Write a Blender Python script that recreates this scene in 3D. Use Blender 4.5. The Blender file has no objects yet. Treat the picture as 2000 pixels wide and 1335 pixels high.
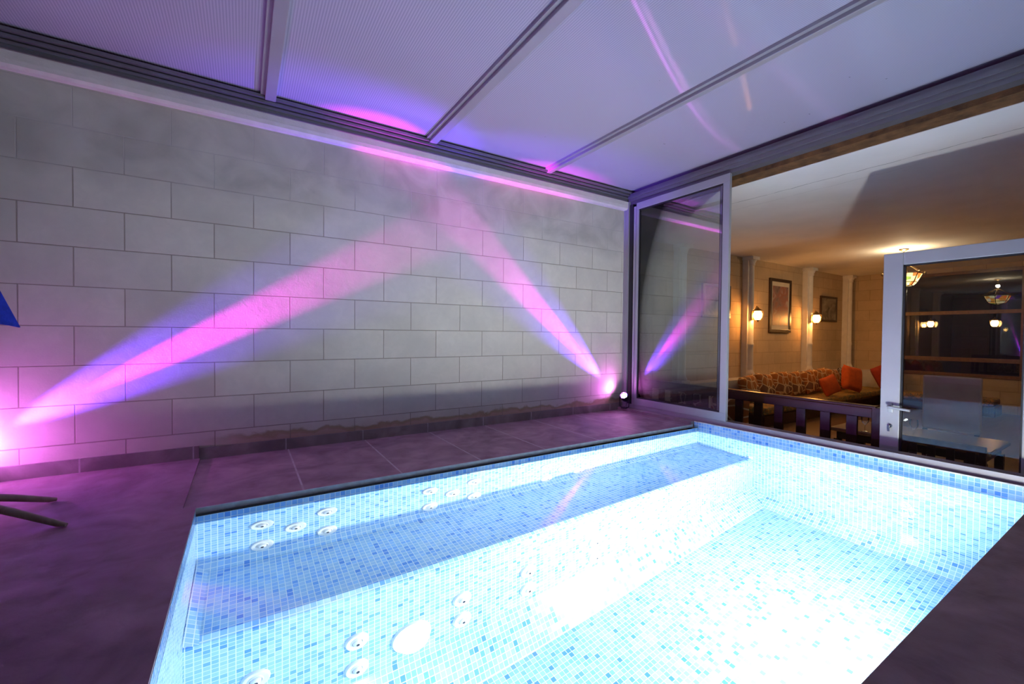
import bpy, bmesh, math, random
from mathutils import Vector, Matrix
random.seed(7)
PI = math.pi
S = bpy.context.scene
COL = S.collection
# ------------------------------------------------------------------ camera
cam = bpy.data.cameras.new('camera'); camo = bpy.data.objects.new('camera', cam); COL.objects.link(camo)
cam.sensor_width = 36.0; cam.lens = 834.07 / 2000 * 36; cam.clip_start = 0.02
yaw, pit, rol = 1.0093, -0.0187, 0.0091
fw = Vector((math.cos(yaw)*math.cos(pit), math.sin(yaw)*math.cos(pit), math.sin(pit)))
rt = Vector((math.sin(yaw), -math.cos(yaw), 0)); up = rt.cross(fw)
r2 = rt*math.cos(rol)+up*math.sin(rol); u2 = -rt*math.sin(rol)+up*math.cos(rol)
M = Matrix((r2, u2, -fw)).transposed().to_4x4(); M.translation = Vector((1.2211, -3.9965, 0.9743))
camo.matrix_world = M
S.camera = camo
# ------------------------------------------------------------------ colour and world
S.view_settings.view_transform = 'Standard'; S.view_settings.look = 'None'
S.view_settings.gamma = 1; S.view_settings.use_curve_mapping = False
S.view_settings.exposure = 0.75
W = bpy.data.worlds.new('night'); S.world = W; W.use_nodes = True
W.node_tree.nodes['Background'].inputs[0].default_value = (0.25, 0.3, 0.5, 1)
W.node_tree.nodes['Background'].inputs[1].default_value = 0.02
ZW = -0.07          # water level
# light strengths
P_POOL, P_SCONCE, P_CHAND = 1.0, 1.0, 1.0

def light(name, kind, loc, power, color, parent=None, direction=None, **k):
    L = bpy.data.lights.new(name, kind); L.energy = power; L.color = color
    for a, b in k.items(): setattr(L, a, b)
    o = bpy.data.objects.new(name, L); COL.objects.link(o)
    o.location = loc
    if direction is not None: o.rotation_euler = Vector(direction).to_track_quat('-Z', 'Y').to_euler()
    if parent: o.parent = parent
    return o

POOLC = (1.0, 0.97, 0.93)
def pool_light(loc, power, direction, parent, size=0.16):
    o = light('lamp_light', 'AREA', loc, power, POOLC, parent, direction, shape='DISK', size=size)
    o.data.cycles.is_caustics_light = True      # its light leaves the water by refraction
    return o

# ------------------------------------------------------------------ materials
def nt(name):
    m = bpy.data.materials.new(name); m.use_nodes = True
    return m, m.node_tree, m.node_tree.nodes['Principled BSDF']
def mat(name, col, rough=0.6, metal=0.0, noise=0.0, nscale=8, bump=0.0, bscale=60, emit=None, estr=0.0, spec=0.5):
    m, t, b = nt(name)
    b.inputs['Roughness'].default_value = rough; b.inputs['Metallic'].default_value = metal
    b.inputs['Specular IOR Level'].default_value = spec
    c = (*col, 1)
    b.inputs['Base Color'].default_value = c
    tc = t.nodes.new('ShaderNodeTexCoord')
    if noise or True:
        n = t.nodes.new('ShaderNodeTexNoise'); n.inputs['Scale'].default_value = nscale; n.inputs['Detail'].default_value = 5
        t.links.new(tc.outputs['Object'], n.inputs['Vector'])
        r = t.nodes.new('ShaderNodeMapRange'); r.inputs[1].default_value = 0.3; r.inputs[2].default_value = 0.7
        nn = noise or 0.04
        r.inputs[3].default_value = 1-nn; r.inputs[4].default_value = 1+nn
        t.links.new(n.outputs[0], r.inputs[0])
        mx = t.nodes.new('ShaderNodeVectorMath'); mx.operation = 'SCALE'; mx.inputs[0].default_value = col
        t.links.new(r.outputs[0], mx.inputs['Scale']); t.links.new(mx.outputs[0], b.inputs['Base Color'])
    if bump:
        n2 = t.nodes.new('ShaderNodeTexNoise'); n2.inputs['Scale'].default_value = bscale; n2.inputs['Detail'].default_value = 4
        t.links.new(tc.outputs['Object'], n2.inputs['Vector'])
        bp = t.nodes.new('ShaderNodeBump'); bp.inputs['Strength'].default_value = bump; bp.inputs['Distance'].default_value = 0.01
        t.links.new(n2.outputs[0], bp.inputs['Height']); t.links.new(bp.outputs[0], b.inputs['Normal'])
    if emit:
        b.inputs['Emission Color'].default_value = (*emit, 1); b.inputs['Emission Strength'].default_value = estr
        m.cycles.emission_sampling = 'NONE'
    return m
class G:                                   # small node-graph helper
    def __init__(s, t): s.t = t
    def n(s, typ, **k):
        nd = s.t.nodes.new(typ)
        for a, b in k.items(): setattr(nd, a, b)
        return nd
    def l(s, a, b): s.t.links.new(a, b)
    def math(s, op, a, b=None, c=None):
        nd = s.n('ShaderNodeMath', operation=op)
        for i, v in enumerate((a, b, c)):
            if v is None: continue
            if isinstance(v, (int, float)): nd.inputs[i].default_value = v
            else: s.l(v, nd.inputs[i])
        return nd.outputs[0]
    def mix(s, f, a, b, mode='MIX'):
        nd = s.n('ShaderNodeMix', data_type='RGBA', blend_type=mode)
        for i, v in ((0, f), (6, a), (7, b)):
            if isinstance(v, (int, float)): nd.inputs[i].default_value = v
            elif isinstance(v, tuple): nd.inputs[i].default_value = (*v, 1)
            else: s.l(v, nd.inputs[i])
        return nd.outputs[2]
    def noise(s, vec, scale, detail=4, dist=0):
        nd = s.n('ShaderNodeTexNoise'); nd.inputs['Scale'].default_value = scale
        nd.inputs['Detail'].default_value = detail; nd.inputs['Distortion'].default_value = dist
        s.l(vec, nd.inputs['Vector']); return nd.outputs[0]
    def rng(s, v, a, b, c, d):
        nd = s.n('ShaderNodeMapRange'); s.l(v, nd.inputs[0])
        for i, x in enumerate((a, b, c, d)): nd.inputs[i+1].default_value = x
        return nd.outputs[0]
    def bump(s, h, strength, dist, to):
        nd = s.n('ShaderNodeBump'); nd.inputs['Strength'].default_value = strength; nd.inputs['Distance'].default_value = dist
        s.l(h, nd.inputs['Height']); s.l(nd.outputs[0], to)

def uvout(g):
    return g.n('ShaderNodeUVMap', uv_map='UVMap').outputs[0]

def stone_mat(name, base, u0=0.0, v0=0.207, bw=0.5168, bh=0.265, stain=True, joint=(0.30, 0.26, 0.20)):
    m, t, b = nt(name); g = G(t); uv = uvout(g)
    mp = g.n('ShaderNodeMapping'); mp.inputs['Location'].default_value = (-u0+bw*40, -v0+bh*20, 0); g.l(uv, mp.inputs[0])
    br = g.n('ShaderNodeTexBrick', offset=0.5, offset_frequency=2, squash=1)
    g.l(mp.outputs[0], br.inputs['Vector'])
    br.inputs['Scale'].default_value = 1; br.inputs['Mortar Size'].default_value = 0.0038; br.inputs['Mortar Smooth'].default_value = 0.35
    br.inputs['Brick Width'].default_value = bw; br.inputs['Row Height'].default_value = bh; br.inputs['Bias'].default_value = 0
    br.inputs['Color1'].default_value = (*[c*1.05 for c in base], 1); br.inputs['Color2'].default_value = (*[c*0.94 for c in base], 1)
    br.inputs['Mortar'].default_value = (*base, 1)
    n1 = g.noise(uv, 3.0, 6, .4); n2 = g.noise(uv, 14, 6, .8); n3 = g.noise(uv, 90, 4)
    c = g.mix(1.0, br.outputs[0], g.mix(g.rng(n1, .3, .7, 0, 1), (0.90, .90, .90), (1.04, 1.03, 1.02)), 'MULTIPLY')
    c = g.mix(g.rng(n2, .35, .75, 0, .30), c, (base[0]*.78, base[1]*.78, base[2]*.78))
    sep = g.n('ShaderNodeSeparateXYZ'); g.l(uv, sep.inputs[0]); z = sep.outputs[1]
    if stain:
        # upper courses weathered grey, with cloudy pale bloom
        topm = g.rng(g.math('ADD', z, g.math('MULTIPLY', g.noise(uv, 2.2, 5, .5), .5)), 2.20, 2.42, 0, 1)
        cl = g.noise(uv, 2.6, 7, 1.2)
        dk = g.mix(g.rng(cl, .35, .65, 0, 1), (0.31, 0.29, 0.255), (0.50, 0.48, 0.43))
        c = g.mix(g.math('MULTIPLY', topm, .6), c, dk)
        # rusty salt band above the skirting
        wob = g.math('ADD', z, g.math('MULTIPLY', g.noise(uv, 4.5, 5, .6), -.17))
        low = g.math('MULTIPLY', g.rng(wob, .055, .035, 0, 1), g.rng(sep.outputs[0], 0.9, 1.3, 0, 1))
        c = g.mix(g.math('MULTIPLY', low, .6), c, (0.40, 0.20, 0.13))
        rim = g.math('MULTIPLY', g.rng(wob, .075, .055, 0, 1), g.rng(wob, .02, .05, 0, 1))
        c = g.mix(g.math('MULTIPLY', g.math('MULTIPLY', rim, g.rng(sep.outputs[0], 0.9, 1.3, 0, 1)), .75), c, (0.30, 0.22, 0.10))
    fac = br.outputs['Fac']
    jc = joint
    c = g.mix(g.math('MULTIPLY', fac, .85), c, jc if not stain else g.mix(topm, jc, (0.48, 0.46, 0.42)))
    g.l(c, b.inputs['Base Color']); b.inputs['Roughness'].default_value = .85; b.inputs['Specular IOR Level'].default_value = .2
    h = g.math('ADD', g.math('MULTIPLY', fac, -1.0), g.math('ADD', g.math('MULTIPLY', n3, .12), g.math('MULTIPLY', n2, .18)))
    g.bump(h, .8, .004, b.inputs['Normal'])
    return m

def tile_mat(name, size=0.0305):
    m, t, b = nt(name); g = G(t); uv = uvout(g)
    sc = g.n('ShaderNodeVectorMath', operation='SCALE'); g.l(uv, sc.inputs[0]); sc.inputs['Scale'].default_value = 1/size
    fl = g.n('ShaderNodeVectorMath', operation='FLOOR'); g.l(sc.outputs[0], fl.inputs[0])
    fr = g.n('ShaderNodeVectorMath', operation='FRACTION'); g.l(sc.outputs[0], fr.inputs[0])
    wn = g.n('ShaderNodeTexWhiteNoise', noise_dimensions='2D'); g.l(fl.outputs[0], wn.inputs['Vector'])
    cr = g.n('ShaderNodeValToRGB'); cr.color_ramp.interpolation = 'CONSTANT'; g.l(wn.outputs[0], cr.inputs[0])
    st = [(0, (.32, .57, .80)), (.22, (.26, .51, .82)), (.45, (.38, .61, .81)), (.62, (.22, .47, .83)), (.76, (.31, .58, .86)), (.88, (.15, .38, .78)), (.96, (.09, .29, .73))]
    e = cr.color_ramp.elements
    while len(e) < len(st): e.new(.5)
    for i, (p, c) in enumerate(st): e[i].position = p; e[i].color = (*c, 1)
    sep = g.n('ShaderNodeSeparateXYZ'); g.l(fr.outputs[0], sep.inputs[0])
    def edge(o): return g.math('MINIMUM', o, g.math('SUBTRACT', 1.0, o))
    d = g.math('MINIMUM', edge(sep.outputs[0]), edge(sep.outputs[1]))
    gm = g.rng(d, .045, .075, 1, 0)
    c = g.mix(gm, cr.outputs[0], (.72, .82, .84))
    g.l(c, b.inputs['Base Color'])
    g.l(g.rng(gm, 0, 1, .18, .7), b.inputs['Roughness'])
    g.bump(gm, -.4, .002, b.inputs['Normal'])
    return m

def deck_mat(name, col, joints=None, jcol=(.55, .50, .52)):
    m, t, b = nt(name); g = G(t)
    tc = g.n('ShaderNodeTexCoord').outputs['Object']
    n1 = g.noise(tc, 2.2, 7, 1.6); n2 = g.noise(tc, 9, 6, .6); n3 = g.noise(tc, 70, 3)
    c = g.mix(g.rng(n1, .32, .68, 0, 1), (col[0]*.68, col[1]*.64, col[2]*.68), (col[0]*1.25, col[1]*1.25, col[2]*1.25))
    c = g.mix(g.rng(n2, .5, .75, 0, .35), c, (col[0]*.55, col[1]*.5, col[2]*.5))
    if joints:
        sp, off, wd = joints
        sep = g.n('ShaderNodeSeparateXYZ'); g.l(tc, sep.inputs[0])
        f = g.math('FRACT', g.math('DIVIDE', g.math('SUBTRACT', sep.outputs[0], off-sp*20), sp))
        d = g.math('MULTIPLY', g.math('MINIMUM', f, g.math('SUBTRACT', 1.0, f)), sp)
        jm = g.rng(d, wd*.4, wd, 1, 0)
        c = g.mix(g.math('MULTIPLY', jm, g.rng(n2, .35, .6, .35, 1)), c, jcol)
    g.l(c, b.inputs['Base Color']); b.inputs['Roughness'].default_value = .5
    g.l(g.rng(n2, .3, .7, .55, .8), b.inputs['Roughness'])
    g.bump(g.math('ADD', n2, g.math('MULTIPLY', n3, .25)), .25, .01, b.inputs['Normal'])
    return m

def roof_mat(name):
    m, t, b = nt(name); g = G(t); tc = g.n('ShaderNodeTexCoord').outputs['Object']
    sep = g.n('ShaderNodeSeparateXYZ'); g.l(tc, sep.inputs[0])
    w = g.math('SINE', g.math('MULTIPLY', sep.outputs[0], 2*PI/0.016))
    dirt = g.noise(tc, 1.7, 6, .8); sc = g.n('ShaderNodeVectorMath', operation='MULTIPLY'); g.l(tc, sc.inputs[0]); sc.inputs[1].default_value = (60, 2.2, 1)
    scr = g.noise(sc.outputs[0], 1.0, 3)
    c = g.mix(g.rng(w, -1, 1, 0, 1), (.45, .415, .53), (.32, .295, .39))
    c = g.mix(g.rng(dirt, .35, .75, 0, .22), c, (.36, .37, .38))
    sp = g.noise(tc, 22, 2)
    c = g.mix(g.rng(sp, .78, .80, 0, .6), c, (.12, .11, .12))
    g.l(c, b.inputs['Base Color']); b.inputs['Roughness'].default_value = .16
    b.inputs['Specular IOR Level'].default_value = .55
    b.inputs['Specular IOR Level'].default_value = 0; b.inputs['Roughness'].default_value = .8
    gl = g.n('ShaderNodeBsdfAnisotropic'); gl.inputs['Roughness'].default_value = .19; gl.inputs['Anisotropy'].default_value = -.88
    tg = g.n('ShaderNodeTangent', direction_type='UV_MAP', uv_map='UVMap'); g.l(tg.outputs[0], gl.inputs['Tangent'])   # flutes run along Y
    fr = g.n('ShaderNodeFresnel'); fr.inputs[0].default_value = 1.6
    ms = g.n('ShaderNodeMixShader'); g.l(fr.outputs[0], ms.inputs[0]); g.l(b.outputs[0], ms.inputs[1]); g.l(gl.outputs[0], ms.inputs[2])
    out = [q for q in t.nodes if q.type == 'OUTPUT_MATERIAL'][0]; g.l(ms.outputs[0], out.inputs[0])
    return m

def glass_mat(name, tint=(.93, .96, .95), rough=0.0, spec=1.0):
    m = bpy.data.materials.new(name); m.use_nodes = True; t = m.node_tree; t.nodes.clear(); g = G(t)
    o = g.n('ShaderNodeOutputMaterial'); tr = g.n('ShaderNodeBsdfTransparent'); tr.inputs[0].default_value = (*tint, 1)
    gl = g.n('ShaderNodeBsdfGlossy'); gl.inputs['Roughness'].default_value = rough
    fr = g.n('ShaderNodeFresnel'); fr.inputs[0].default_value = 1.5
    # both faces of a pane mirror a little: double the single-surface Fresnel term
    f2 = g.math('MINIMUM', g.math('MULTIPLY', fr.outputs[0], 2.2*spec), 1.0)
    ms = g.n('ShaderNodeMixShader'); g.l(f2, ms.inputs[0]); g.l(tr.outputs[0], ms.inputs[1]); g.l(gl.outputs[0], ms.inputs[2]); g.l(ms.outputs[0], o.inputs[0])
    return m
def water_mat():
    m = bpy.data.materials.new('pool water'); m.use_nodes = True; t = m.node_tree; t.nodes.clear(); g = G(t)
    o = g.n('ShaderNodeOutputMaterial'); b = g.n('ShaderNodeBsdfGlass'); b.inputs['IOR'].default_value = 1.333
    b.inputs['Roughness'].default_value = 0.0; b.inputs['Color'].default_value = (.97, 1, 1, 1)
    g.l(b.outputs[0], o.inputs[0]); return m

def wood_mat(name, c1, c2, rough=.35, axis=0, scale=14):
    m, t, b = nt(name); g = G(t); tc = g.n('ShaderNodeTexCoord').outputs['Object']
    s = [scale]*3; s[axis] = scale*.08
    v = g.n('ShaderNodeVectorMath', operation='MULTIPLY'); g.l(tc, v.inputs[0]); v.inputs[1].default_value = s
    n = g.noise(v.outputs[0], 1.5, 6, .7)
    g.l(g.mix(g.rng(n, .3, .7, 0, 1), c1, c2), b.inputs['Base Color']); b.inputs['Roughness'].default_value = rough
    return m
def pattern_mat(name, base, second, line, scale):
    m, t, b = nt(name); g = G(t); tc = g.n('ShaderNodeTexCoord').outputs['Object']
    v = g.n('ShaderNodeTexVoronoi', feature='DISTANCE_TO_EDGE'); v.inputs['Scale'].default_value = scale; g.l(tc, v.inputs['Vector'])
    v2 = g.n('ShaderNodeTexVoronoi'); v2.inputs['Scale'].default_value = scale; g.l(tc, v2.inputs['Vector'])
    s = g.n('ShaderNodeSeparateXYZ'); g.l(v2.outputs['Color'], s.inputs[0])
    c = g.mix(g.rng(s.outputs[0], .45, .55, 0, 1), base, second)
    c = g.mix(g.rng(v.outputs[0], .04, .07, 1, 0), c, line)
    g.l(c, b.inputs['Base Color']); b.inputs['Roughness'].default_value = .9
    return m

def glow_glass(name, col, tint, strength, stained=False):
    m = bpy.data.materials.new(name); m.use_nodes = True; t = m.node_tree; t.nodes.clear(); g = G(t)
    o = g.n('ShaderNodeOutputMaterial'); tr = g.n('ShaderNodeBsdfTransparent'); em = g.n('ShaderNodeEmission'); em.inputs[1].default_value = strength
    tr.inputs[0].default_value = (*tint, 1); em.inputs[0].default_value = (*col, 1)
    if stained:
        tc = g.n('ShaderNodeTexCoord').outputs['Object']
        v = g.n('ShaderNodeTexVoronoi'); v.inputs['Scale'].default_value = 11; g.l(tc, v.inputs['Vector'])
        s = g.n('ShaderNodeSeparateXYZ'); g.l(v.outputs['Color'], s.inputs[0])
        cr = g.n('ShaderNodeValToRGB'); cr.color_ramp.interpolation = 'CONSTANT'; g.l(s.outputs[0], cr.inputs[0]); e = cr.color_ramp.elements
        cs = [(0, (1, .75, .3)), (.35, (.9, .2, .04)), (.5, (1, .85, .5)), (.68, (.25, .08, .5)), (.78, (.8, .35, .06)), (.9, (.3, .4, .06))]
        while len(e) < len(cs): e.new(.5)
        for i, (p, c) in enumerate(cs): e[i].position = p; e[i].color = (*c, 1)
        g.l(cr.outputs[0], em.inputs[0]); g.l(g.mix(.5, (0, 0, 0), cr.outputs[0]), tr.inputs[0])
    a = g.n('ShaderNodeAddShader'); g.l(tr.outputs[0], a.inputs[0]); g.l(em.outputs[0], a.inputs[1]); g.l(a.outputs[0], o.inputs[0])
    m.cycles.emission_sampling = 'NONE'
    return m
M_ = dict(
 stone=stone_mat('limestone blocks', (.62, .585, .50)),
 stone2=stone_mat('lounge limestone blocks', (.56, .43, .28), v0=.09, stain=False, joint=(.26, .2, .14)),
 ledge=mat('painted ledge', (.58, .55, .50), .7, noise=.08, bump=.2),
 tile=tile_mat('blue mosaic tiles'),
 deck=deck_mat('purplish stone paving', (.27, .19, .21)),
 deckj=deck_mat('stone coping slabs', (.33, .235, .25), (0.6185, 0.916, .008)),
 skirt=deck_mat('stone skirting', (.26, .235, .215), (0.6185, 0.90, .006)),
 edge=mat('grey coping edge', (.52, .56, .55), .5, noise=.15, nscale=20),
 sill=deck_mat('stone sill', (.30, .24, .24)),
 grout=mat('white grout edge', (.62, .62, .58), .7, noise=.2, nscale=30),
 roof=roof_mat('twin wall roof sheet'),
 alu=mat('grey aluminium', (.33, .32, .35), .45, .2, noise=.05, nscale=3),
 aluw=mat('pale grey aluminium', (.37, .38, .40), .4, .2, noise=.05, nscale=3),
 dark=mat('black rubber', (.015, .015, .02), .6),
 track=mat('dark aluminium track', (.17, .165, .185), .4, .4),
 lint=mat('rough brown lintel', (.13, .062, .022), .85, noise=.5, nscale=12, bump=.6, bscale=30),
 glass=glass_mat('window glass'), glass3=glass_mat('door glass', (.90, .93, .94), spec=.6), glass2=glass_mat('dark window glass', (.50, .52, .56), spec=1.3),
 water=water_mat(),
 plaster=mat('white plaster', (.82, .81, .79), .8, noise=.05, nscale=2, bump=.1),
 crack=mat('hairline crack', (.16, .15, .15), .9),
 lfloor=wood_mat('lounge floor', (.10, .06, .04), (.16, .1, .07), .3, 0),
 white=mat('white jet plastic', (.80, .82, .80), .3),
 hole=mat('dark opening', (.02, .025, .03), .5),
 wood=wood_mat('dark red wood', (.026, .009, .006), (.045, .015, .010), .28, 1),
 wood2=wood_mat('brown table wood', (.16, .08, .035), (.25, .13, .055), .25, 0),
 pole=wood_mat('weathered wood pole', (.20, .16, .11), (.30, .25, .18), .6, 2),
 blue=mat('blue towelling', (.01, .035, .42), .95, noise=.25, nscale=30, bump=.6, bscale=150),
 patt=pattern_mat('patterned fabric', (.40, .14, .03), (.20, .09, .04), (.70, .52, .28), 6.5),
 patt2=pattern_mat('dark patterned fabric', (.05, .045, .05), (.12, .08, .06), (.40, .36, .30), 10),
 orange=mat('orange fabric', (.62, .11, .02), .9, noise=.15, nscale=9, bump=.3),
 red=mat('dark red fabric', (.38, .045, .02), .9, noise=.15, nscale=9, bump=.3),
 seat=pattern_mat('striped seat fabric', (.45, .24, .06), (.30, .18, .06), (.10, .14, .07), 14),
 cream=mat('cream upholstery', (.62, .50, .38), .85, noise=.06),
 colu=mat('white column paint', (.74, .72, .68), .6, noise=.05),
 frameb=mat('dark picture frame', (.035, .02, .015), .35),
 mount=mat('cream picture mount', (.62, .57, .47), .8),
 brass=mat('old brass', (.32, .22, .10), .35, .9),
 lampglass=glow_glass('glowing lantern glass', (1, .60, .22), (.85, .7, .5), 5),
 lens=mat('lamp lens', (.9, .95, 1), .3, emit=(.85, .96, 1), estr=30),
 shell=mat('black floodlight housing', (.012, .012, .018), .4),
 led=mat('magenta leds', (1, .5, 1), .3, emit=(1, .35, 1), estr=120),
 ledb=mat('blue leds', (.1, .1, 1), .3, emit=(.15, .06, 1), estr=1.2),
 clear=glass_mat('drinking glass', (.95, .95, .95)),
 chrome=mat('satin handle', (.10, .10, .12), .25, .8),
)
def art_mat(name, cols, sc):
    m, t, b = nt(name); g = G(t); tc = g.n('ShaderNodeTexCoord').outputs['Object']
    n = g.noise(tc, sc, 3, 1.0); cr = g.n('ShaderNodeValToRGB'); g.l(n, cr.inputs[0]); e = cr.color_ramp.elements
    while len(e) < len(cols): e.new(.5)
    for i, c in enumerate(cols): e[i].position = .3+.4*i/(len(cols)-1); e[i].color = (*c, 1)
    g.l(cr.outputs[0], b.inputs['Base Color']); b.inputs['Roughness'].default_value = .4
    return m
M_['art'] = art_mat('figure painting', [(.10, .08, .09), (.24, .16, .16), (.30, .11, .09), (.42, .38, .36)], 4)
M_['art2'] = art_mat('grey landscape print', [(.03, .03, .03), (.2, .18, .15), (.36, .32, .26)], 4)
M_['stained'] = glow_glass('coloured lamp glass', (1,1,1), (1,1,1), 1.3, True)

# ------------------------------------------------------------------ mesh builder
class MB:
    def __init__(s): s.b = bmesh.new()
    def box(s, x0, x1, y0, y1, z0, z1, bev=0.0):
        v = [s.b.verts.new(p) for p in ((x0,y0,z0),(x1,y0,z0),(x1,y1,z0),(x0,y1,z0),(x0,y0,z1),(x1,y0,z1),(x1,y1,z1),(x0,y1,z1))]
        fs = [s.b.faces.new([v[i] for i in f]) for f in ((3,2,1,0),(4,5,6,7),(0,1,5,4),(1,2,6,5),(2,3,7,6),(3,0,4,7))]
        if bev:
            ed = list({e for f in fs for e in f.edges})
            bmesh.ops.bevel(s.b, geom=ed, offset=bev, segments=2, profile=.5, affect='EDGES')
        return s
    def quad(s, *p):
        s.b.faces.new([s.b.verts.new(q) for q in p]); return s
    def tube(s, pts, r, n=12, cap=True):
        pts = [Vector(p) for p in pts]; rs = r if isinstance(r, (list, tuple)) else [r]*len(pts)
        rings = []; prev = None
        for i, p in enumerate(pts):
            d = (pts[min(i+1, len(pts)-1)]-pts[max(i-1, 0)]).normalized()
            if prev is None: a = d.orthogonal().normalized()
            else: a = (prev-d*prev.dot(d)).normalized()
            prev = a; c = d.cross(a)
            rings.append([s.b.verts.new(p+(a*math.cos(t)+c*math.sin(t))*rs[i]) for t in [2*PI*k/n for k in range(n)]])
        for A, B in zip(rings, rings[1:]):
            for k in range(n): s.b.faces.new((A[k], A[(k+1) % n], B[(k+1) % n], B[k]))
        if cap: s.b.faces.new(rings[0][::-1]); s.b.faces.new(rings[-1])
        return s
    def lathe(s, prof, o=(0,0,0), axis=(0,0,1), n=28, cap=True):
        o = Vector(o); ax = Vector(axis).normalized(); a = ax.orthogonal().normalized(); c = ax.cross(a)
        if abs(ax.z) > .99: a, c = Vector((1,0,0)), Vector((0,1,0))
        rings = [[s.b.verts.new(o+ax*h+(a*math.cos(2*PI*k/n)+c*math.sin(2*PI*k/n))*max(r, 1e-4)) for k in range(n)] for r, h in prof]
        for A, B in zip(rings, rings[1:]):
            for k in range(n): s.b.faces.new((A[k], A[(k+1) % n], B[(k+1) % n], B[k]))
        if cap: s.b.faces.new(rings[0][::-1]); s.b.faces.new(rings[-1])
        return s
    def build(s, name, m, parent=None, smooth=False, normals=True, loc=None):
        if normals: bmesh.ops.recalc_face_normals(s.b, faces=s.b.faces[:])
        s.b.normal_update()
        uvl = s.b.loops.layers.uv.new('UVMap')
        for f in s.b.faces:
            nx, ny, nz = [abs(q) for q in f.normal]
            for l in f.loops:
                x, y, z = l.vert.co
                l[uvl].uv = (x, y) if nz >= max(nx, ny)-1e-6 else ((x, z) if ny >= nx else (y, z))
            f.smooth = smooth
        me = bpy.data.meshes.new(name); s.b.to_mesh(me); s.b.free(); me.materials.append(M_[m] if isinstance(m, str) else m)
        if smooth: me.set_sharp_from_angle(angle=math.radians(40))
        o = bpy.data.objects.new(name, me); COL.objects.link(o)
        if parent: o.parent = parent
        if loc: o.location = loc
        return o
def struct(o, label=None):
    o['kind'] = 'structure'
    if label: o['label'] = label
    return o
def tag(o, label, cat, group=None, kind=None):
    o['label'] = label; o['category'] = cat
    if group: o['group'] = group
    if kind: o['kind'] = kind
    return o
def thing(name, label, cat, loc=(0,0,0), rot=(0,0,0), group=None):
    o = bpy.data.objects.new(name, None); COL.objects.link(o); o.location = loc; o.rotation_euler = rot
    o.empty_display_size = .1
    return tag(o, label, cat, group)
def dup(root, loc, label, rot=None, group=None):
    def cp(o, par):
        c = o.copy(); COL.objects.link(c)
        if par: c.parent = par
        for ch in list(o.children): cp(ch, c)
        return c
    r = cp(root, None); r.location = loc; r['label'] = label
    if rot is not None: r.rotation_euler = rot
    if group: r['group'] = group
    return r

XL, XR, YB, YF = 1.0, 5.42, -1.15, -3.52        # pool inner faces
XE, YE = -2.4, -5.6                             # unseen ends of the pool room
# ------------------------------------------------------------------ structure: pool room
struct(MB().box(XE, 5.46, 0, .3, -.15, 2.60).build('wall_left', 'stone'), 'pale limestone block wall beside the pool')
# ledge under the roof, rounded nose
led = MB()
pr = [(0, 2.60), (-.045, 2.602), (-.062, 2.62), (-.066, 2.65), (-.066, 2.70), (-.05, 2.715), (0, 2.718)]
for (a, b_), (c_, d_) in zip(pr, pr[1:]): led.quad((XE, a, b_), (5.46, a, b_), (5.46, c_, d_), (XE, c_, d_))
led.quad(*[(5.46, a, b_) for a, b_ in pr]); struct(led.build('trim_1', 'ledge', normals=False))
MB().box(XE, 5.46, 0, .3, 2.60, 2.95).build('wall_left_upper', 'stone')['kind'] = 'structure'
struct(MB().box(XE-.2, XE, YE, .3, -.15, 2.95).build('wall_end', 'stone'))
struct(MB().box(XE-.2, 5.6, YE-.2, YE, -.15, 2.95).build('wall_back', 'stone'))
# deck
fl = MB().box(XE, .94, YE, 0, -.15, .012)
struct(fl.build('floor', 'deck'), 'purplish stone deck beside the pool')
struct(MB().box(.94, 5.40, -1.095, 0, -.03, 0).build('floor_coping_strip', 'deckj'))
struct(MB().box(.942, 5.40, -1.102, -1.0951, -.032, -.0005, ).build('trim_2', 'edge'))
struct(MB().box(.94, 5.7, YE, -3.53, -.15, 0).box(.94, 5.399, -3.53, -3.522, -.03, 0).build('floor_near_strip', 'deck'))
struct(MB().box(.94, .999, -3.53, -1.095, .0005, .012).build('trim_3', 'deck'))
# skirting
struct(MB().box(XE, .935, -.018, 0, .012, .104).box(.937, 5.46, -.016, 0, 0, .088).build('baseboard_left', 'skirt'))
# sill along the glass
struct(MB().box(5.424, 5.75, -3.53, -1.10, -.15, .034).box(5.37, 5.75, -1.10, 0, -.02, .034).build('trim_4', 'sill'), 'stone sill below the sliding windows')
struct(MB().box(5.40, 5.75, YE, -3.53, -.15, .034).build('trim_15', 'sill'))

# ------------------------------------------------------------------ pool
pool = thing('swimming_pool', 'sunken plunge pool lined with pale blue mosaic tiles', 'pool')
ZB, ZF, YBF = -.65, -1.62, -1.75               # bench top, floor, bench front
c = .055                                       # bench cove
k = .20                                        # floor cove
p = MB()
p.quad((XL, YB, ZW), (XR, YB, ZW), (XR, YB, ZB+c), (XL, YB, ZB+c))                     # back wall
p.quad((XL, YB, ZB+c), (XR, YB, ZB+c), (XR, YB-c, ZB), (XL, YB-c, ZB))
p.quad((XL, YB-c, ZB), (XR, YB-c, ZB), (XR, YBF+.03, ZB), (XL, YBF+.03, ZB))               # bench
p.quad((XL, YBF+.03, ZB), (XR, YBF+.03, ZB), (XR, YBF, ZB-.03), (XL, YBF, ZB-.03))
p.quad((XL, YBF, ZB-.03), (XR, YBF, ZB-.03), (XR, YBF, ZF+.24), (XL, YBF, ZF+.24))         # bench face
p.quad((XL, YBF, ZF+.24), (XR, YBF, ZF+.24), (XR, YBF-.17, ZF), (XL, YBF-.17, ZF))
p.quad((XL, YBF-.17, ZF), (XR, YBF-.17, ZF), (XR, YF, ZF), (XL, YF, ZF))                   # floor
p.quad((XL, YF, ZF), (XR, YF, ZF), (XR, YF, ZW), (XL, YF, ZW))                         # near wall
p.build('basin', 'tile', pool, normals=False)
e = MB()
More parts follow.
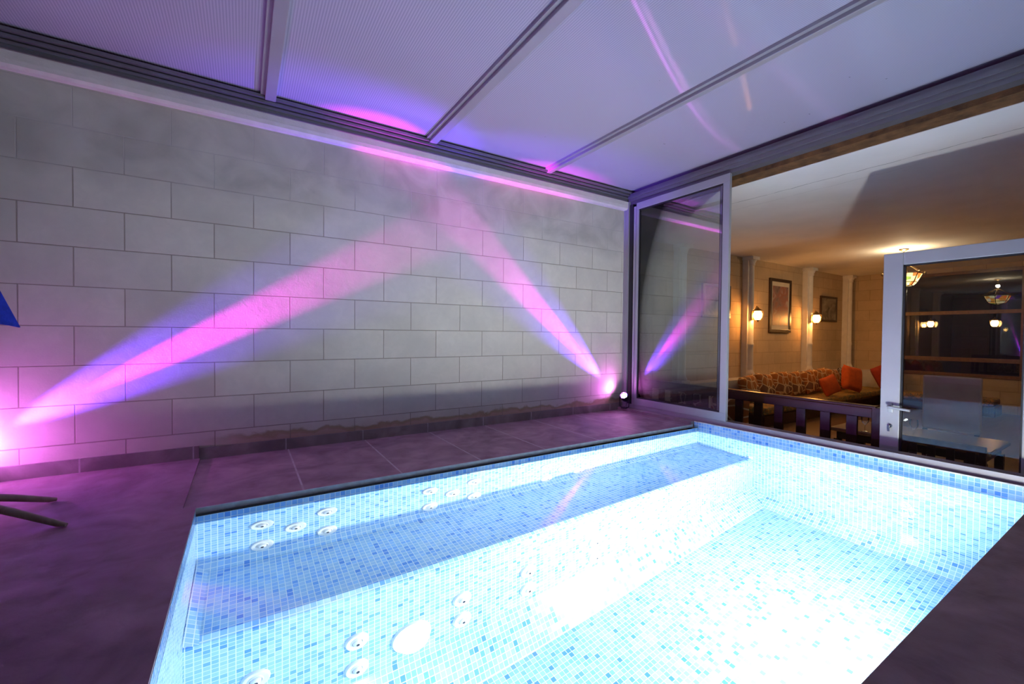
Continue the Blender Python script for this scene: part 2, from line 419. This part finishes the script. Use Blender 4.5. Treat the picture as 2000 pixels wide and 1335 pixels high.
e.quad((XR, YB, ZW), (XR, YF, ZW), (XR, YF, ZF+.14), (XR, YB, ZF+.14))
e.quad((XR, YBF, ZF+.14), (XR, YF, ZF+.14), (XR-.13, YF, ZF+.002), (XR-.13, YBF, ZF+.002))
e.build('end_wall', 'tile', pool, normals=False)
e = MB()
e.quad((XL, YB, ZW), (XL, YF, ZW), (XL, YF, ZF+.14), (XL, YB, ZF+.14))
e.quad((XL+.002, YB, ZB+c), (XL+.002, YBF-.05, ZB+c), (XL+.002+c, YBF-.03, ZB), (XL+.002+c, YB, ZB))
e.quad((XL, YBF, ZF+.14), (XL, YF, ZF+.14), (XL+.13, YF, ZF+.002), (XL+.13, YBF, ZF+.002))
e.build('end_wall', 'tile', pool, normals=False)
MB().quad((XR, -1.103, .030), (XR, YF, .030), (XR, YF, ZW-.002), (XR, -1.103, ZW-.002)).build('waterline_band', 'tile', pool, normals=False)
MB().quad((XL, YB, .0), (XL, YF, .0), (XL, YF, ZW-.002), (XL, YB, ZW-.002)).build('waterline_band', 'tile', pool, normals=False)
MB().quad((XL, YB, -.03), (XR, YB, -.03), (XR, YB, ZW-.002), (XL, YB, ZW-.002)).build('waterline_band', 'tile', pool, normals=False)
MB().box(5.417, 5.426, -3.53, -1.104, .027, .0365).build('grout_edge', 'grout', pool)
# water
wm = MB(); NX, NY = 2, 2
wm.quad((XL+.001, YF+.001, ZW), (XR-.001, YF+.001, ZW), (XR-.001, YB-.001, ZW), (XL+.001, YB-.001, ZW))
tag(wm.build('pool_water', 'water', normals=False), 'clear still water filling the blue tiled pool', 'water', kind='stuff')
# coping soffit shadow gap : underside of the overhang
struct(MB().box(.94, 5.40, -1.16, -1.10, -.15, -.0305).build('trim_5', 'dark')) if False else None

# jets
def make_jet():
    t = thing('pool_jet', '', 'pool jet')
    MB().lathe([(.002, .004), (.024, .006), (.027, .016), (.030, .016), (.0325, .010), (.046, .014), (.054, .014), (.0585, .009), (.060, 0)], axis=(0,-1,0), n=36).build('flange', 'white', t, True)
    nz = MB().lathe([(.002, .030), (.009, .030), (.017, .027), (.0225, .020), (.024, .006)], axis=(0,-1,0), n=28).build('nozzle', 'white', t, True)
    MB().lathe([(.0085, .0285), (.0085, .0312), (.001, .0312)], axis=(0,-1,0), n=16).build('nozzle_hole', 'hole', nz)['label'] = 'dark hole of the jet nozzle'
    return t
jet0 = make_jet(); first = True
GRP = 'white water jets set in the pool tiles'
clusters = ['left cluster above bench', 'middle cluster above bench', 'faint right cluster above bench']
dice = [('upper left', 0, -.262), ('lower left', 0, -.535), ('centre', .174, -.39), ('upper right', .35, -.258), ('lower right', .35, -.535)]
def put(loc, lab):
    global first
    if first: jet0.location = loc; jet0['label'] = lab; jet0['group'] = GRP; first = False
    else: dup(jet0, loc, lab, group=GRP)
for ci, x0 in enumerate((1.31, 2.335, 3.36)):
    for nm, dx, z in dice:
        put((x0+dx, YB, z), 'round white pool wall jet, %s one of the %s' % (nm, clusters[ci]))
fronts = [(1.265, 'nearest the left end', True), (1.71, 'just left of the glowing lamp', False), (2.303, 'just right of the glowing lamp', False), (2.768, 'next but one right of the lamp', False), (3.35, 'farthest right pair still visible', False)]
for x, lab, single in fronts:
    put((x, YBF, -1.06), ('bench face jet cut by the photo bottom, ' if single else 'bench face jet, upper of the pair ')+lab)
    if not single: put((x, YBF, -1.27 if x < 2 else -1.25), 'bench face jet, lower of the pair '+lab)

def pool_lamp(loc, rot, lab, power, ldir):
    t = thing('pool_lamp', lab, 'pool lamp', loc, rot)
    bz = MB().lathe([(.082, 0), (.095, .012), (.108, .014), (.112, 0)], axis=(0,-1,0), n=40, cap=False).build('bezel', 'white', t, True)
    MB().lathe([(.001, .03), (.045, .026), (.078, .012), (.082, 0)], axis=(0,-1,0), n=40).build('lens', 'lens', bz, True)
    pool_light((0, -.05, 0), power, ldir, t, .16)
    return t
pool_lamp((2.0, YBF, -1.20), (0,0,0), 'glowing round underwater lamp on the face of the pool bench', 5*P_POOL, (0,-1,0))
pool_lamp((3.95, YF, -.98), (0,0,PI), 'bright underwater lamp on the near pool wall hidden below the deck edge', 80*P_POOL, (-.02,-1,.28))

pool_lamp((1.9, YF, -.98), (0,0,PI), 'added underwater fill lamp, unseen, at the left end of the near pool wall', 5*P_POOL, (0,-1,-.25))  # unseen fill lamp, added to brighten the left of the pool and wall

# ------------------------------------------------------------------ roof
ZR = 2.80
struct(MB().box(XE, 5.62, YE, 0.02, ZR+.045, ZR+.07).build('ceiling', 'roof'), 'ribbed translucent roof sheets over the pool')
# rail along the stone wall with grooves
rl = MB(); z = 2.718
for y, h in ((-.045, .022), (-.065, .02), (-.05, .012), (-.085, .02), (-.07, .01), (-.105, .022)):
    rl.box(XE, 5.5, y, 0, z, z+h); z += h
struct(rl.build('trim_6', 'track'), 'dark grooved roof rail on the stone wall')
for i, x in enumerate((1.405, 2.765, 4.15)):
    w = (.075, .075, .05)[i]
    bm = MB().box(x-w/2, x+w/2, YE, -.085, ZR-.005, ZR+.045, .004)
    bm.box(x-w/2-.03, x-w/2, YE, -.085, ZR+.022, ZR+.045)
    o = bm.build('roof_beam', 'alu')
    tag(o, ['grey aluminium roof beam left of centre, nearly upright in the view',
            'grey aluminium roof beam slanting up across the middle of the roof', 'thin grey roof beam nearest the sliding windows'][i], 'roof beam', 'aluminium beams under the roof sheets')
# header over sliding windows
hd = MB().box(5.47, 5.62, YE, .0, 2.70, 2.80).box(5.50, 5.62, YE, .0, 2.66, 2.70).box(5.455, 5.5, YE, 0, 2.735, 2.765)
struct(hd.build('trim_7', 'track'), 'aluminium header rail above the sliding windows')
struct(MB().box(5.60, 5.80, YE, 1.0, 2.615, 2.9).build('trim_8', 'lint'), 'rough brown lintel above the opening')
# bottom track with ribs
tr = MB().box(5.47, 5.64, YE, -.02, .034, .05)
for x in (5.475, 5.505, 5.535, 5.565, 5.595, 5.625): tr.box(x, x+.008, YE, -.02, .05, .083 if x < 5.48 else .072)
struct(tr.build('trim_9', 'alu'), 'ribbed aluminium floor track of the sliding windows')
# jamb at the corner
jb = MB().box(5.455, 5.475, -.03, 0.0, .034, 2.70).box(5.46, 5.50, -.075, -.03, .034, 2.70)
struct(jb.build('trim_10', 'alu'))
struct(MB().box(5.48, 5.6, -.13, -.075, .05, 2.66).build('trim_11', 'dark'))
gk = MB().tube([(5.505, -.165, .075), (5.505, -.165, 2.62)], .032, 16)
struct(gk.build('trim_12', 'aluw', None, True), 'pale rounded vertical strip beside the window sash')
# sliding sashes
def sash(name, X, y0, y1, z0, z1, w, th, m='aluw'):
    fr = MB()
    fr.box(X, X+th, y0, y1, z0, z0+w[0], .003).box(X, X+th, y0, y1, z1-w[1], z1, .003)
    fr.box(X, X+th, y1-w[2], y1, z0+w[0], z1-w[1], .003).box(X, X+th, y0, y0+w[3], z0+w[0], z1-w[1], .003)
    o = fr.build(name, m); o['kind'] = 'structure'
    gk = MB()
    a, b2, c2, d2 = y0+w[3], y1-w[2], z0+w[0], z1-w[1]
    for q in ((a, b2, c2, c2+.012), (a, b2, d2-.012, d2), (a, a+.01, c2, d2), (b2-.01, b2, c2, d2)):
        gk.box(X+.008, X+.03, q[0], q[1], q[2], q[3])
    gk.build('gasket', 'dark', o)
    MB().box(X+.018, X+.022, a, b2, c2, d2).build('pane', 'glass', o)
    return o
sash('window_1', 5.465, -1.435, -.20, .083, 2.655, (.085, .085, .04, .072), .04)['label'] = 'sliding window sash beside the corner floodlight'
sash('window_2', 5.53, -1.385, -.15, .083, 2.655, (.085, .085, .05, .09), .04)['label'] = 'second sliding sash stacked behind the first'

# ------------------------------------------------------------------ lounge
ZL, ZC, YW, XF = -.65, 2.61, 1.0, 15.15
struct(MB().box(5.60, XF+.3, -7.2, 1.2, ZL-.1, ZL).build('floor_lounge', 'lfloor'))
struct(MB().box(5.80, XF+.3, -7.2, 1.2, ZC, ZC+.2).build('ceiling_lounge', 'plaster'), 'white plaster ceiling of the lounge')
struct(MB().box(5.58, XF+.3, YW, YW+.2, ZL, ZC+.3).build('wall_side', 'stone2'))
struct(MB().box(5.46, 5.60, 0, 1.2, -.15, 2.95).box(5.6, 5.75, -7.2, 1.0, ZL, -.151).build('wall_return', 'stone2'))
struct(MB().box(5.6, XF+.3, -7.4, -7.2, ZL, ZC+.2).build('wall_right', 'stone2'))
struct(MB().box(5.62, 5.8, -7.2, YE+.3, ZL, ZC+.2).build('wall_near', 'stone2'))
fwall = MB().box(XF, XF+.3, -.15, 1.0, ZL, ZC).box(XF, XF+.3, -7.2, -.15, ZL, .10).box(XF, XF+.3, -7.2, -.15, 2.50, ZC)
struct(fwall.build('wall_far', 'stone2'))
wf = MB()
for z0, z1 in ((.10, .17), (.44, .53), (1.52, 1.60), (2.43, 2.50)): wf.box(XF-.04, XF+.03, -7.2, -.15, z0, z1)
for y in (-.21, -2.15, -4.2, -6.2): wf.box(XF-.045, XF+.035, y, y+.07, .10, 2.50)
w3 = wf.build('window_3', 'wood2'); struct(w3, 'large dark window on the far lounge wall')
MB().box(XF+.005, XF+.012, -7.2, -.15, .10, 2.50).build('pane', 'glass2', w3)
struct(MB().box(XF+.35, XF+.4, -7.2, 0, ZL, ZC).build('wall_outside', 'hole'))
# low ledge along side wall and far wall
struct(MB().box(5.60, XF, .70, YW, ZL, .12, .006).box(XF-.3, XF, -.15, .70, ZL, .12, .006).build('trim_13', 'ledge'), 'low plastered ledge along the lounge wall')
# ceiling hairline crack + access panel outline
cr = MB()
def crackline(a, b, n, wd):
    a, b = Vector((*a, ZC-.001)), Vector((*b, ZC-.001)); pts = [a.lerp(b, i/n)+Vector((random.uniform(-.012,.012), 0, 0)) for i in range(n+1)]
    for p_, q in zip(pts, pts[1:]):
        w_ = wd*random.uniform(.4, 1.2)
        cr.quad(p_+Vector((-w_,0,0)), p_+Vector((w_,0,0)), q+Vector((w_,0,0)), q+Vector((-w_,0,0)))
crackline((6.35, -3.9), (6.35, -.5), 40, .0035)
crackline((6.62, -2.6), (6.62, .3), 24, .0012)
crackline((6.40, -1.42), (6.62, -1.42), 5, .002)
o = cr.build('ceiling_crack', 'crack'); tag(o, 'hairline crack running across the white lounge ceiling', 'crack')

# columns against the side wall
def make_column():
    t = thing('column', '', 'column')
    MB().box(-.11, .11, -.12, 0, 0, 2.48, .004).build('pilaster', 'colu', t)
    MB().lathe([(.072, .16), (.068, .5), (.066, .64), (.074, .66), (.074, .70), (.066, .72), (.062, 1.4), (.060, 2.30)], (.0, -.12, 0), n=24).build('shaft', 'colu', t, True)
    MB().box(-.12, .12, -.22, -.02, 0, .05, .006).lathe([(.095, .05), (.10, .08), (.08, .12), (.072, .16)], (0, -.12, 0), n=24).build('base', 'colu', t, True)
    MB().lathe([(.06, 2.30), (.075, 2.32), (.07, 2.35), (.09, 2.39), (.10, 2.42)], (0, -.12, 0), n=24).box(-.13, .13, -.23, 0, 2.42, 2.489, .006).build('capital', 'colu', t, True)
    return t
col0 = make_column(); col0.location = (7.9, YW, .12); GC = 'white columns along the lounge wall'
col0['label'] = 'white column seen through the sliding sash glass'; col0['group'] = GC
dup(col0, (10.12, YW, .12), 'white column carrying the left lit wall lantern'); dup(col0, (12.70, YW, .12), 'white column carrying the right lit wall lantern, between the two pictures')
dup(col0, (14.92, YW, .12), 'white column without a lantern in the far corner')

# wall lanterns
def make_lantern():
    t = thing('wall_lantern', '', 'wall lamp')
    MB().box(-.035, .035, -.015, 0, -.09, .09, .004).tube([(0, -.01, .03), (0, -.06, .12), (0, -.09, .19), (0, -.11, .17)], .008, 8).build('bracket', 'brass', t, True)
    MB().lathe([(.004, .17), (.02, .15), (.05, .125), (.095, .095), (.10, .085), (.02, .085)], (0, -.11, 0), n=8).build('cap', 'brass', t)
    g_ = MB().lathe([(.06, .085), (.085, .03), (.075, -.04), (.045, -.09), (.01, -.10)], (0, -.11, 0), n=8)
    sh = g_.build('lamp_shade', 'lampglass', t); sh['label'] = 'glowing amber glass shade'
    cg = MB()
    for k in range(6):
        a = 2*PI*k/6; cg.tube([(math.cos(a)*r, -.11+math.sin(a)*r, z) for r, z in ((.098, .09), (.092, .03), (.08, -.045), (.048, -.098))], .0035, 6)
    cg.lathe([(.03, -.095), (.015, -.12), (.002, -.14)], (0, -.11, 0), n=8)
    cg.build('cage', 'brass', sh)
    light('bulb_light', 'POINT', (0, -.11, -.02), 17*P_SCONCE, (1, .46, .13), t, shadow_soft_size=.05)
    return t
def unshadow(root):                           # the frosted shade must let its own bulb through
    for ch in root.children:
        if ch.name.startswith('lamp_shade'): ch.location.z = 0
lan0 = make_lantern(); lan0.location = (10.08, YW-.184, 1.40); GL = 'lit wall lanterns'
lan0['label'] = 'lit wall lantern on the column left of the tall picture'; lan0['group'] = GL
dup(lan0, (12.64, YW-.184, 1.40), 'lit wall lantern on the column right of the tall picture')
for y, lab in ((-.70, 'small lantern in place of a lamp reflection in the far window, left one'), (-1.72, 'small lantern in place of a lamp reflection in the far window, right one')):  # lanterns added in place of lamp reflections in the dark glass
    d_ = dup(lan0, (XF-.05, y, 1.30), lab, rot=(0, 0, -PI/2))
    d_.scale = (.75, .75, .75)
    for ch in list(d_.children):
        if ch.type == 'LIGHT': ch.data = ch.data.copy(); ch.data.energy = 1.2*P_SCONCE

# pictures
def picture(x0, x1, z0, z1, fw_, mw, art, lab):
    t = thing('framed_picture', lab, 'picture', ((x0+x1)/2, YW, z0))
    w, h = (x1-x0)/2, z1-z0
    MB().box(-w, w, -.04, 0, 0, fw_, .004).box(-w, w, -.04, 0, h-fw_, h, .004).box(-w, -w+fw_, -.04, 0, fw_, h-fw_, .004).box(w-fw_, w, -.04, 0, fw_, h-fw_, .004).build('frame', 'frameb', t)
    mo = None
    if mw: mo = MB().box(-w+fw_, w-fw_, -.022, -.002, fw_, h-fw_).build('mount', 'mount', t)
    par = t if not mw else mo
    a = MB().box(-w+fw_+mw, w-fw_-mw, -.026, -.003, fw_+mw*1.6, h-fw_-mw*1.6).build('artwork', art, par)
    return t
picture(11.06, 12.0, 1.06, 2.27, .07, .06, 'art', 'tall dark framed picture with cream mount between two lit lanterns')
picture(13.5, 14.42, 1.36, 2.01, .05, 0, 'art2', 'small dark framed picture right of the second lantern')
picture(8.62, 9.55, 1.33, 1.98, .05, 0, 'art2', 'dark framed picture half hidden behind the window stile')

# chandeliers
def make_chand():
    t = thing('chandelier', '', 'chandelier')
    MB().lathe([(.075, 0), (.07, -.02), (.03, -.04), (.012, -.05)], n=24).tube([(0,0,-.04), (0,0,-.20)], .008, 8).build('canopy', 'brass', t, True)
    rg = MB().tube([(.055*math.cos(a), 0, -.25+.055*math.sin(a)) for a in [2*PI*k/20 for k in range(21)]], .007, 8)
    for k in range(6):
        a = 2*PI*k/6; rg.tube([(0,0,-.27), (.16*math.cos(a), .16*math.sin(a), -.36), (.30*math.cos(a), .30*math.sin(a), -.47)], .008, 6)
        rg.lathe([(.001, -.03), (.02, -.015), (.02, .01), (.001, .03)], (.30*math.cos(a), .30*math.sin(a), -.46), n=10)
    rg.build('arms', 'brass', t, True)
    b = MB().lathe([(.27, -.47), (.20, -.62), (.15, -.68), (.02, -.70)], n=6, cap=False)
    sh = b.build('lamp_shade', 'stained', t); sh['label'] = 'bowl of red, amber and violet glass panes'
    cg = MB()
    for k in range(6):
        a = 2*PI*k/6; a2 = 2*PI*(k+1)/6
        cg.tube([(r*math.cos(a), r*math.sin(a), z) for r, z in ((.275, -.465), (.204, -.622), (.153, -.683), (.01, -.705))], .007, 6)
        for r, z in ((.275, -.465), (.204, -.622), (.153, -.684)):
            cg.tube([(r*math.cos(a), r*math.sin(a), z), (r*math.cos(a2), r*math.sin(a2), z)], .006, 6)
    cg.build('leading', 'frameb', sh)
    light('bulb_light', 'POINT', (0, 0, -.20), 20*P_CHAND, (1, .78, .48), t, shadow_soft_size=.04)
    return t
ch0 = make_chand(); ch0.location = (11.55, -1.14, ZC); ch0['label'] = 'stained glass chandelier seen behind the left stile of the door'

c2_ = dup(ch0, (8.8, -4.7, ZC), 'stained glass chandelier added out of view at the right to light the lounge')  # unseen copy, added to brighten the lounge and its side wall
for ch in c2_.children:
    if ch.type == 'LIGHT': ch.data = ch.data.copy(); ch.data.energy = 8
# settee with slatted back (foreground of the lounge)
st = thing('slatted_settee', 'dark red wooden settee with slatted back behind the open window', 'settee', (6.0, 0, ZL))
MB().box(-.035, .045, -2.52, .35, .985, 1.01, .008).box(-.02, .03, -2.50, .33, .90, .985, .004).build('top_rail', 'wood', st)
MB().box(-.035, .035, -2.56, -2.49, 0, 1.0, .006).build('post', 'wood', st); MB().box(-.035, .035, .30, .37, 0, 1.0, .006).build('post', 'wood', st)
y = -2.38; i = 0
while y < .28:
    MB().box(-.014, .014, y, y+.085, .40, .90, .003).build('slat', 'wood', st); y += .213
MB().box(-.02, .02, -2.49, .30, .30, .40, .004).build('lower_rail', 'wood', st)
MB().box(.0, .62, -2.49, .30, .26, .32, .01).build('seat_base', 'wood', st)
MB().box(.09, .62, -2.46, -.9, .32, .44, .03).build('seat_cushion', 'cream', st)
for y0, y1, lab in ((-.75, -.1, 'dark patterned cushion behind the settee slats at the left'), (-1.25, -.80, 'patterned cushion with yellow lines behind the settee slats')):
    pass

def pillow(name, w, h, d, m, n=14):
    b = bmesh.new(); vs = {}
    for s_ in (1, -1):
        for i in range(n+1):
            for j in range(n+1):
                u, v = 2*i/n-1, 2*j/n-1
                if s_ < 0 and (i in (0, n) or j in (0, n)): vs[(s_, i, j)] = vs[(1, i, j)]; continue
                pin = 1-.05*(1-abs(u))*(abs(v)**3)-.0; pin2 = 1-.05*(1-abs(v))*(abs(u)**3)
                th = ((1-u**4)*(1-v**4))**.5
                vs[(s_, i, j)] = b.verts.new((u*w/2*pin2, s_*d/2*th, v*h/2*pin))
    for s_ in (1, -1):
        for i in range(n):
            for j in range(n):
                q = [vs[(s_, i, j)], vs[(s_, i+1, j)], vs[(s_, i+1, j+1)], vs[(s_, i, j+1)]]
                try: b.faces.new(q)
                except ValueError: pass
    mb = MB(); mb.b.free(); mb.b = b
    return mb.build(name, m, None, True)
def cushion(loc, rot, w, h, d, m, lab, grp='cushions on the lounge seats'):
    o = pillow('cushion', w, h, d, m); o.location = loc; o.rotation_euler = rot
    return tag(o, lab, 'cushion', grp)
cushion((6.26, -.42, .01), (0, 0, PI/2), .55, .46, .16, 'patt2', 'dark patterned cushion behind the settee slats nearest the window stile')
cushion((6.26, -1.0, .01), (0, 0, PI/2), .50, .46, .16, 'patt', 'patterned cushion with pale lines seen between the settee slats')
# long sofa by the ledge
sf = thing('long_sofa', 'long low sofa with patterned seat along the lounge wall', 'sofa', (9.0, .70, ZL))
MB().box(0, 5.8, -.72, -.02, 0, .22, .02).build('sofa_base', 'wood', sf); MB().box(.02, 5.78, -.74, -.02, .22, .36, .04).build('seat_cushion', 'seat', sf)
MB().box(5.2, 5.8, -2.6, -.74, 0, .22, .02).build('sofa_base', 'wood', sf); MB().box(5.22, 5.78, -2.58, -.76, .22, .36, .04).build('seat_cushion', 'seat', sf)
xs = [9.45, 10.05, 10.65, 11.25, 11.85, 12.45, 13.05]
labs = ['leftmost of the patterned cushions along the ledge, low behind the settee rail', 'second patterned cushion along the ledge from the left', 'third patterned cushion along the ledge from the left',
        'fourth patterned cushion along the ledge from the left', 'fifth patterned cushion along the ledge, behind the small orange cushion', 'sixth patterned cushion along the ledge, left of the big orange cushion', 'patterned cushion behind the big orange cushion']
for i, x in enumerate(xs):
    cushion((x, .50+.02*(i % 2), -.03+.015*(i % 3)), (-.28, random.uniform(-.12, .12), random.uniform(-.1, .1)), .56, .50, .20, 'patt', labs[i])
cushion((13.75, .5, -.03), (-.28, .1, 0), .56, .5, .2, 'patt2', 'dark patterned cushion between the two large orange cushions')
cushion((11.85, .10, -.06), (-.25, -.3, -.3), .40, .40, .18, 'orange', 'small orange cushion tilted in front of the patterned cushions')
cushion((12.95, .10, .03), (-.18, .22, -.35), .50, .56, .22, 'orange', 'large orange cushion standing upright on the sofa')
cushion((14.5, -.05, .04), (-.2, -.4, -.5), .56, .58, .24, 'red', 'dark red cushion in the sofa corner beside the door stile')
# table, chair, glasses behind the door
tb = thing('dining_table', 'brown wooden table seen through the door glass', 'table', (7.05, -2.35, ZL))
MB().box(-.38, .38, -.75, .45, .60, .64, .008).build('table_top', 'wood2', tb); MB().box(-.33, .33, -.70, .40, .52, .60, .003).build('apron', 'wood', tb)
for sx in (-.32, .32):
    for sy in (-.69, .39): MB().box(sx-.03, sx+.03, sy-.03, sy+.03, 0, .52, .004).build('leg', 'wood', tb)
def chair(name, loc, rz, lab, m, hb=1.1, wd=.24):
    t = thing(name, lab, 'chair', loc, (0, 0, rz), 'lounge chairs')
    MB().box(-.22, .22, -wd, wd, .40, .47, .02).build('seat', m, t)
    MB().box(.19, .24, -wd, wd, .52, hb, .02).build('backrest', m, t)
    for sx in (-.2, .2):
        for sy in (-wd+.03, wd-.03): MB().box(sx-.02, sx+.02, sy-.02, sy+.02, 0, .52 if sx > 0 else .40, .003).build('leg', 'wood', t)
    return t
chair('upholstered_chair', (8.1, -2.50, ZL), 0, 'cream upholstered high-backed chair behind the brown table', 'cream', 1.17, .25)
def slatchair(loc, rz, lab):
    t = thing('slatted_chair', lab, 'chair', loc, (0, 0, rz), 'lounge chairs')
    MB().box(-.22, .22, -.24, .24, .40, .45, .01).build('seat', 'wood2', t)
    MB().box(-.235, -.195, -.25, .25, .72, .78, .006).build('top_rail', 'wood2', t)
    for k in range(4): MB().box(-.222, -.208, -.19+.115*k, -.14+.115*k, .45, .72, .002).build('slat', 'wood', t)
    for sx in (-.215, .2):
        for sy in (-.23, .23): MB().box(sx-.02, sx+.02, sy-.02, sy+.02, 0, .74 if sx < 0 else .40, .003).build('leg', 'wood', t)
    return t
slatchair((6.50, -3.60, ZL), 0, 'dark slatted chair low behind the door glass at the right')
slatchair((6.32, -2.92, ZL), 0, 'dark slatted chair tucked at the table behind the door glass')
for x, y, lab in ((6.72, -2.2, 'clear stemmed glass on the brown table nearest the door stile'), (6.85, -2.55, 'clear stemmed glass on the brown table farther from the door stile')):
    o = MB().lathe([(.032, 0), (.032, .003), (.004, .008), (.004, .07), (.03, .10), (.036, .13), (.032, .17)], n=20, cap=False).build('wine_glass', 'clear', None, True); o.location = (x, y, ZL+.641); tag(o, lab, 'glass', 'glasses on the lounge table')

# hinged door of the lounge
DX, DY0, DY1, DZ0, DZ1 = 5.78, -3.50, -2.615, ZL+.01, 1.665
dr = thing('glazed_door', 'pale grey aluminium glazed door with lever handle standing behind the track', 'door', (DX, DY1, DZ0))
H = DZ1-DZ0; Wd = DY1-DY0
MB().box(-.025, .03, -.125, 0, 0, H, .004).box(-.025, .03, -Wd, -Wd+.11, 0, H, .004).box(-.025, .03, -Wd+.11, -.125, H-.10, H, .004).box(-.025, .03, -Wd+.11, -.125, 0, .16, .004).build('door_frame', 'aluw', dr)
gz = MB()
for q in ((-Wd+.11, -.125, H-.112, H-.10), (-.137, -.125, .16, H-.10), (-Wd+.11, -Wd+.12, .16, H-.10)): gz.box(-.012, .015, *q)
gz.build('gasket', 'dark', dr)
MB().box(-.003, .003, -Wd+.11, -.125, .16, H-.10).build('pane', 'glass3', dr)
hz = .385-DZ0
hb = MB().box(-.034, -.025, -.085, -.05, hz-.03, hz+.045, .003).tube([(-.03, -.067, hz+.02), (-.075, -.067, hz+.02), (-.08, -.085, hz+.018), (-.08, -.205, hz+.008)], [.011, .011, .012, .010], 12)
hb.build('handle', 'aluw', dr, True)
kh = MB().lathe([(.016, 0), (.016, .008), (.001, .009)], (-.025, -.067, hz-.14), (-1,0,0), n=18).box(-.05, -.034, -.0685, -.0655, hz-.155, hz-.125).build('lock', 'chrome', dr)
MB().box(-.052, -.048, -.075, -.058, hz-.185, hz-.15, .001).build('key', 'chrome', kh)

# ------------------------------------------------------------------ floodlights
def flood(loc, rz, tilt, lab):
    t = thing('floodlight', lab, 'floodlight', loc, (0, 0, rz))
    Rm = Matrix.Rotation(tilt, 3, 'X')      # lens looks along -Y, tilted up
    ax = Vector((0, -1, 0)); ax.rotate(Matrix.Rotation(-tilt, 3, 'X')); cz = Vector((0, 0, .155))
    MB().lathe([(.02, -.07), (.045, -.06), (.054, -.03), (.056, .02), (.054, .026), (.046, .026), (.046, .012)], cz, ax, n=32, cap=False).build('housing', 'shell', t, True)
    ln = MB().lathe([(.045, .010), (.045, .013), (.001, .013)], cz, ax, n=32).build('lens', 'ledb', t)
    u = ax.orthogonal().normalized(); v_ = ax.cross(u); ld = MB()
    for k in range(7):
        a = 2*PI*k/6; r = 0 if k == 6 else .026
        ld.lathe([(.0125, .013), (.010, .019), (.001, .021)], cz+(u*math.cos(a)+v_*math.sin(a))*r, ax, n=14)
    ld.build('led_cluster', 'led', ln)['label'] = 'glowing magenta diodes'
    MB().tube([(.062, 0, .155), (.064, 0, .08), (.058, 0, .02), (0, 0, .008), (-.058, 0, .02), (-.064, 0, .08), (-.062, 0, .155)], .006, 8).build('yoke', 'shell', t, True)
    MB().lathe([(.045, 0), (.045, .008), (.012, .012), (.012, .02)], n=24).build('base', 'shell', t, True)
    return t
RED, BLU = (1.0, .03, .84), (.15, .04, 1.0)
def beams(t, org, aim, pr_, pb, sr, sb, spill):
    d = Vector(aim)-Vector(org)
    light('red_beam', 'SPOT', org, pr_, RED, None, d, spot_size=math.radians(sr), spot_blend=.9, shadow_soft_size=.012)
    light('blue_beam', 'SPOT', org, pb, BLU, None, d, spot_size=math.radians(sb), spot_blend=.8, shadow_soft_size=.012)
    light('spill_beam', 'SPOT', org, spill, (.75, .14, .9), None, d, spot_size=math.radians(150), spot_blend=1, shadow_soft_size=.02)
flood((5.375, -.125, .031), math.radians(-70), math.radians(40), 'small round floodlight glowing magenta on the floor in the corner by the window')
beams(None, (5.305, -.08, .24), (2.9, .015, 2.30), 2000, 850, 11, 26, 12)
flood((-.42, -.14, .012), math.radians(85), math.radians(30), 'second small floodlight on the deck just past the left edge of the photo')
beams(None, (-.32, -.085, .20), (2.4, .02, 1.74), 2500, 850, 10, 25, 50)

# ------------------------------------------------------------------ towel stand at the left
ts = thing('towel_stand', 'wooden tripod stand at the left edge, only two splayed feet in view', 'stand', (.02, -.88, .012))
MB().tube([(0, 0, .10), (0, 0, 1.62)], .018, 14).build('pole', 'pole', ts, True)
for fx, fy in ((.466, -.207), (.308, .264), (-.40, .02)):
    MB().tube([(0, 0, .17), (fx*.55, fy*.55, .085), (fx*.93, fy*.93, .018), (fx, fy, .010)], [.019, .019, .015, .009], 12).build('leg', 'pole', ts, True)
MB().tube([(-.10, 0, 1.55), (.10, 0, 1.55)], .012, 10).build('crossbar', 'pole', ts, True)
MB().lathe([(.024, .13), (.026, .15), (.026, .19), (.024, .21)], n=16, cap=False).build('collar', 'shell', ts, True)
tw = bmesh.new(); n, mm = 40, 16; rings = []
for j in range(mm+1):
    f = j/mm; z = 1.57-f*.60; R0 = .03+.19*f**.85
    rings.append([tw.verts.new((.02+R0*(1+.16*f*math.sin(7*a))*math.cos(a), -.88+R0*(1+.16*f*math.sin(7*a))*math.sin(a)*.8, z+.03*f*math.sin(2*a+1)-.015*f*math.sin(7*a))) for a in [2*PI*i/n for i in range(n)]])
for A, B in zip(rings, rings[1:]):
    for i in range(n): tw.faces.new((A[i], A[(i+1) % n], B[(i+1) % n], B[i]))
mb = MB(); mb.b.free(); mb.b = tw; o = mb.build('towel', 'blue', None, True)
md = o.modifiers.new('thick', 'SOLIDIFY'); md.thickness = .006
tag(o, 'bright blue cloth hanging from the stand at the left edge', 'towel')

# the pool lamps light the rooms through the refracting water surface
for o in bpy.data.objects:
    if o.type != 'MESH': continue
    if o.name.startswith('pool_water'):
        o.cycles.is_caustics_caster = True
        for f in o.data.polygons: f.use_smooth = True
    elif o.name.startswith(('waterline', 'grout')) or not (o.parent and (o.parent.name.startswith(('pool_', 'swimming', 'nozzle', 'bezel')))): o.cycles.is_caustics_receiver = True
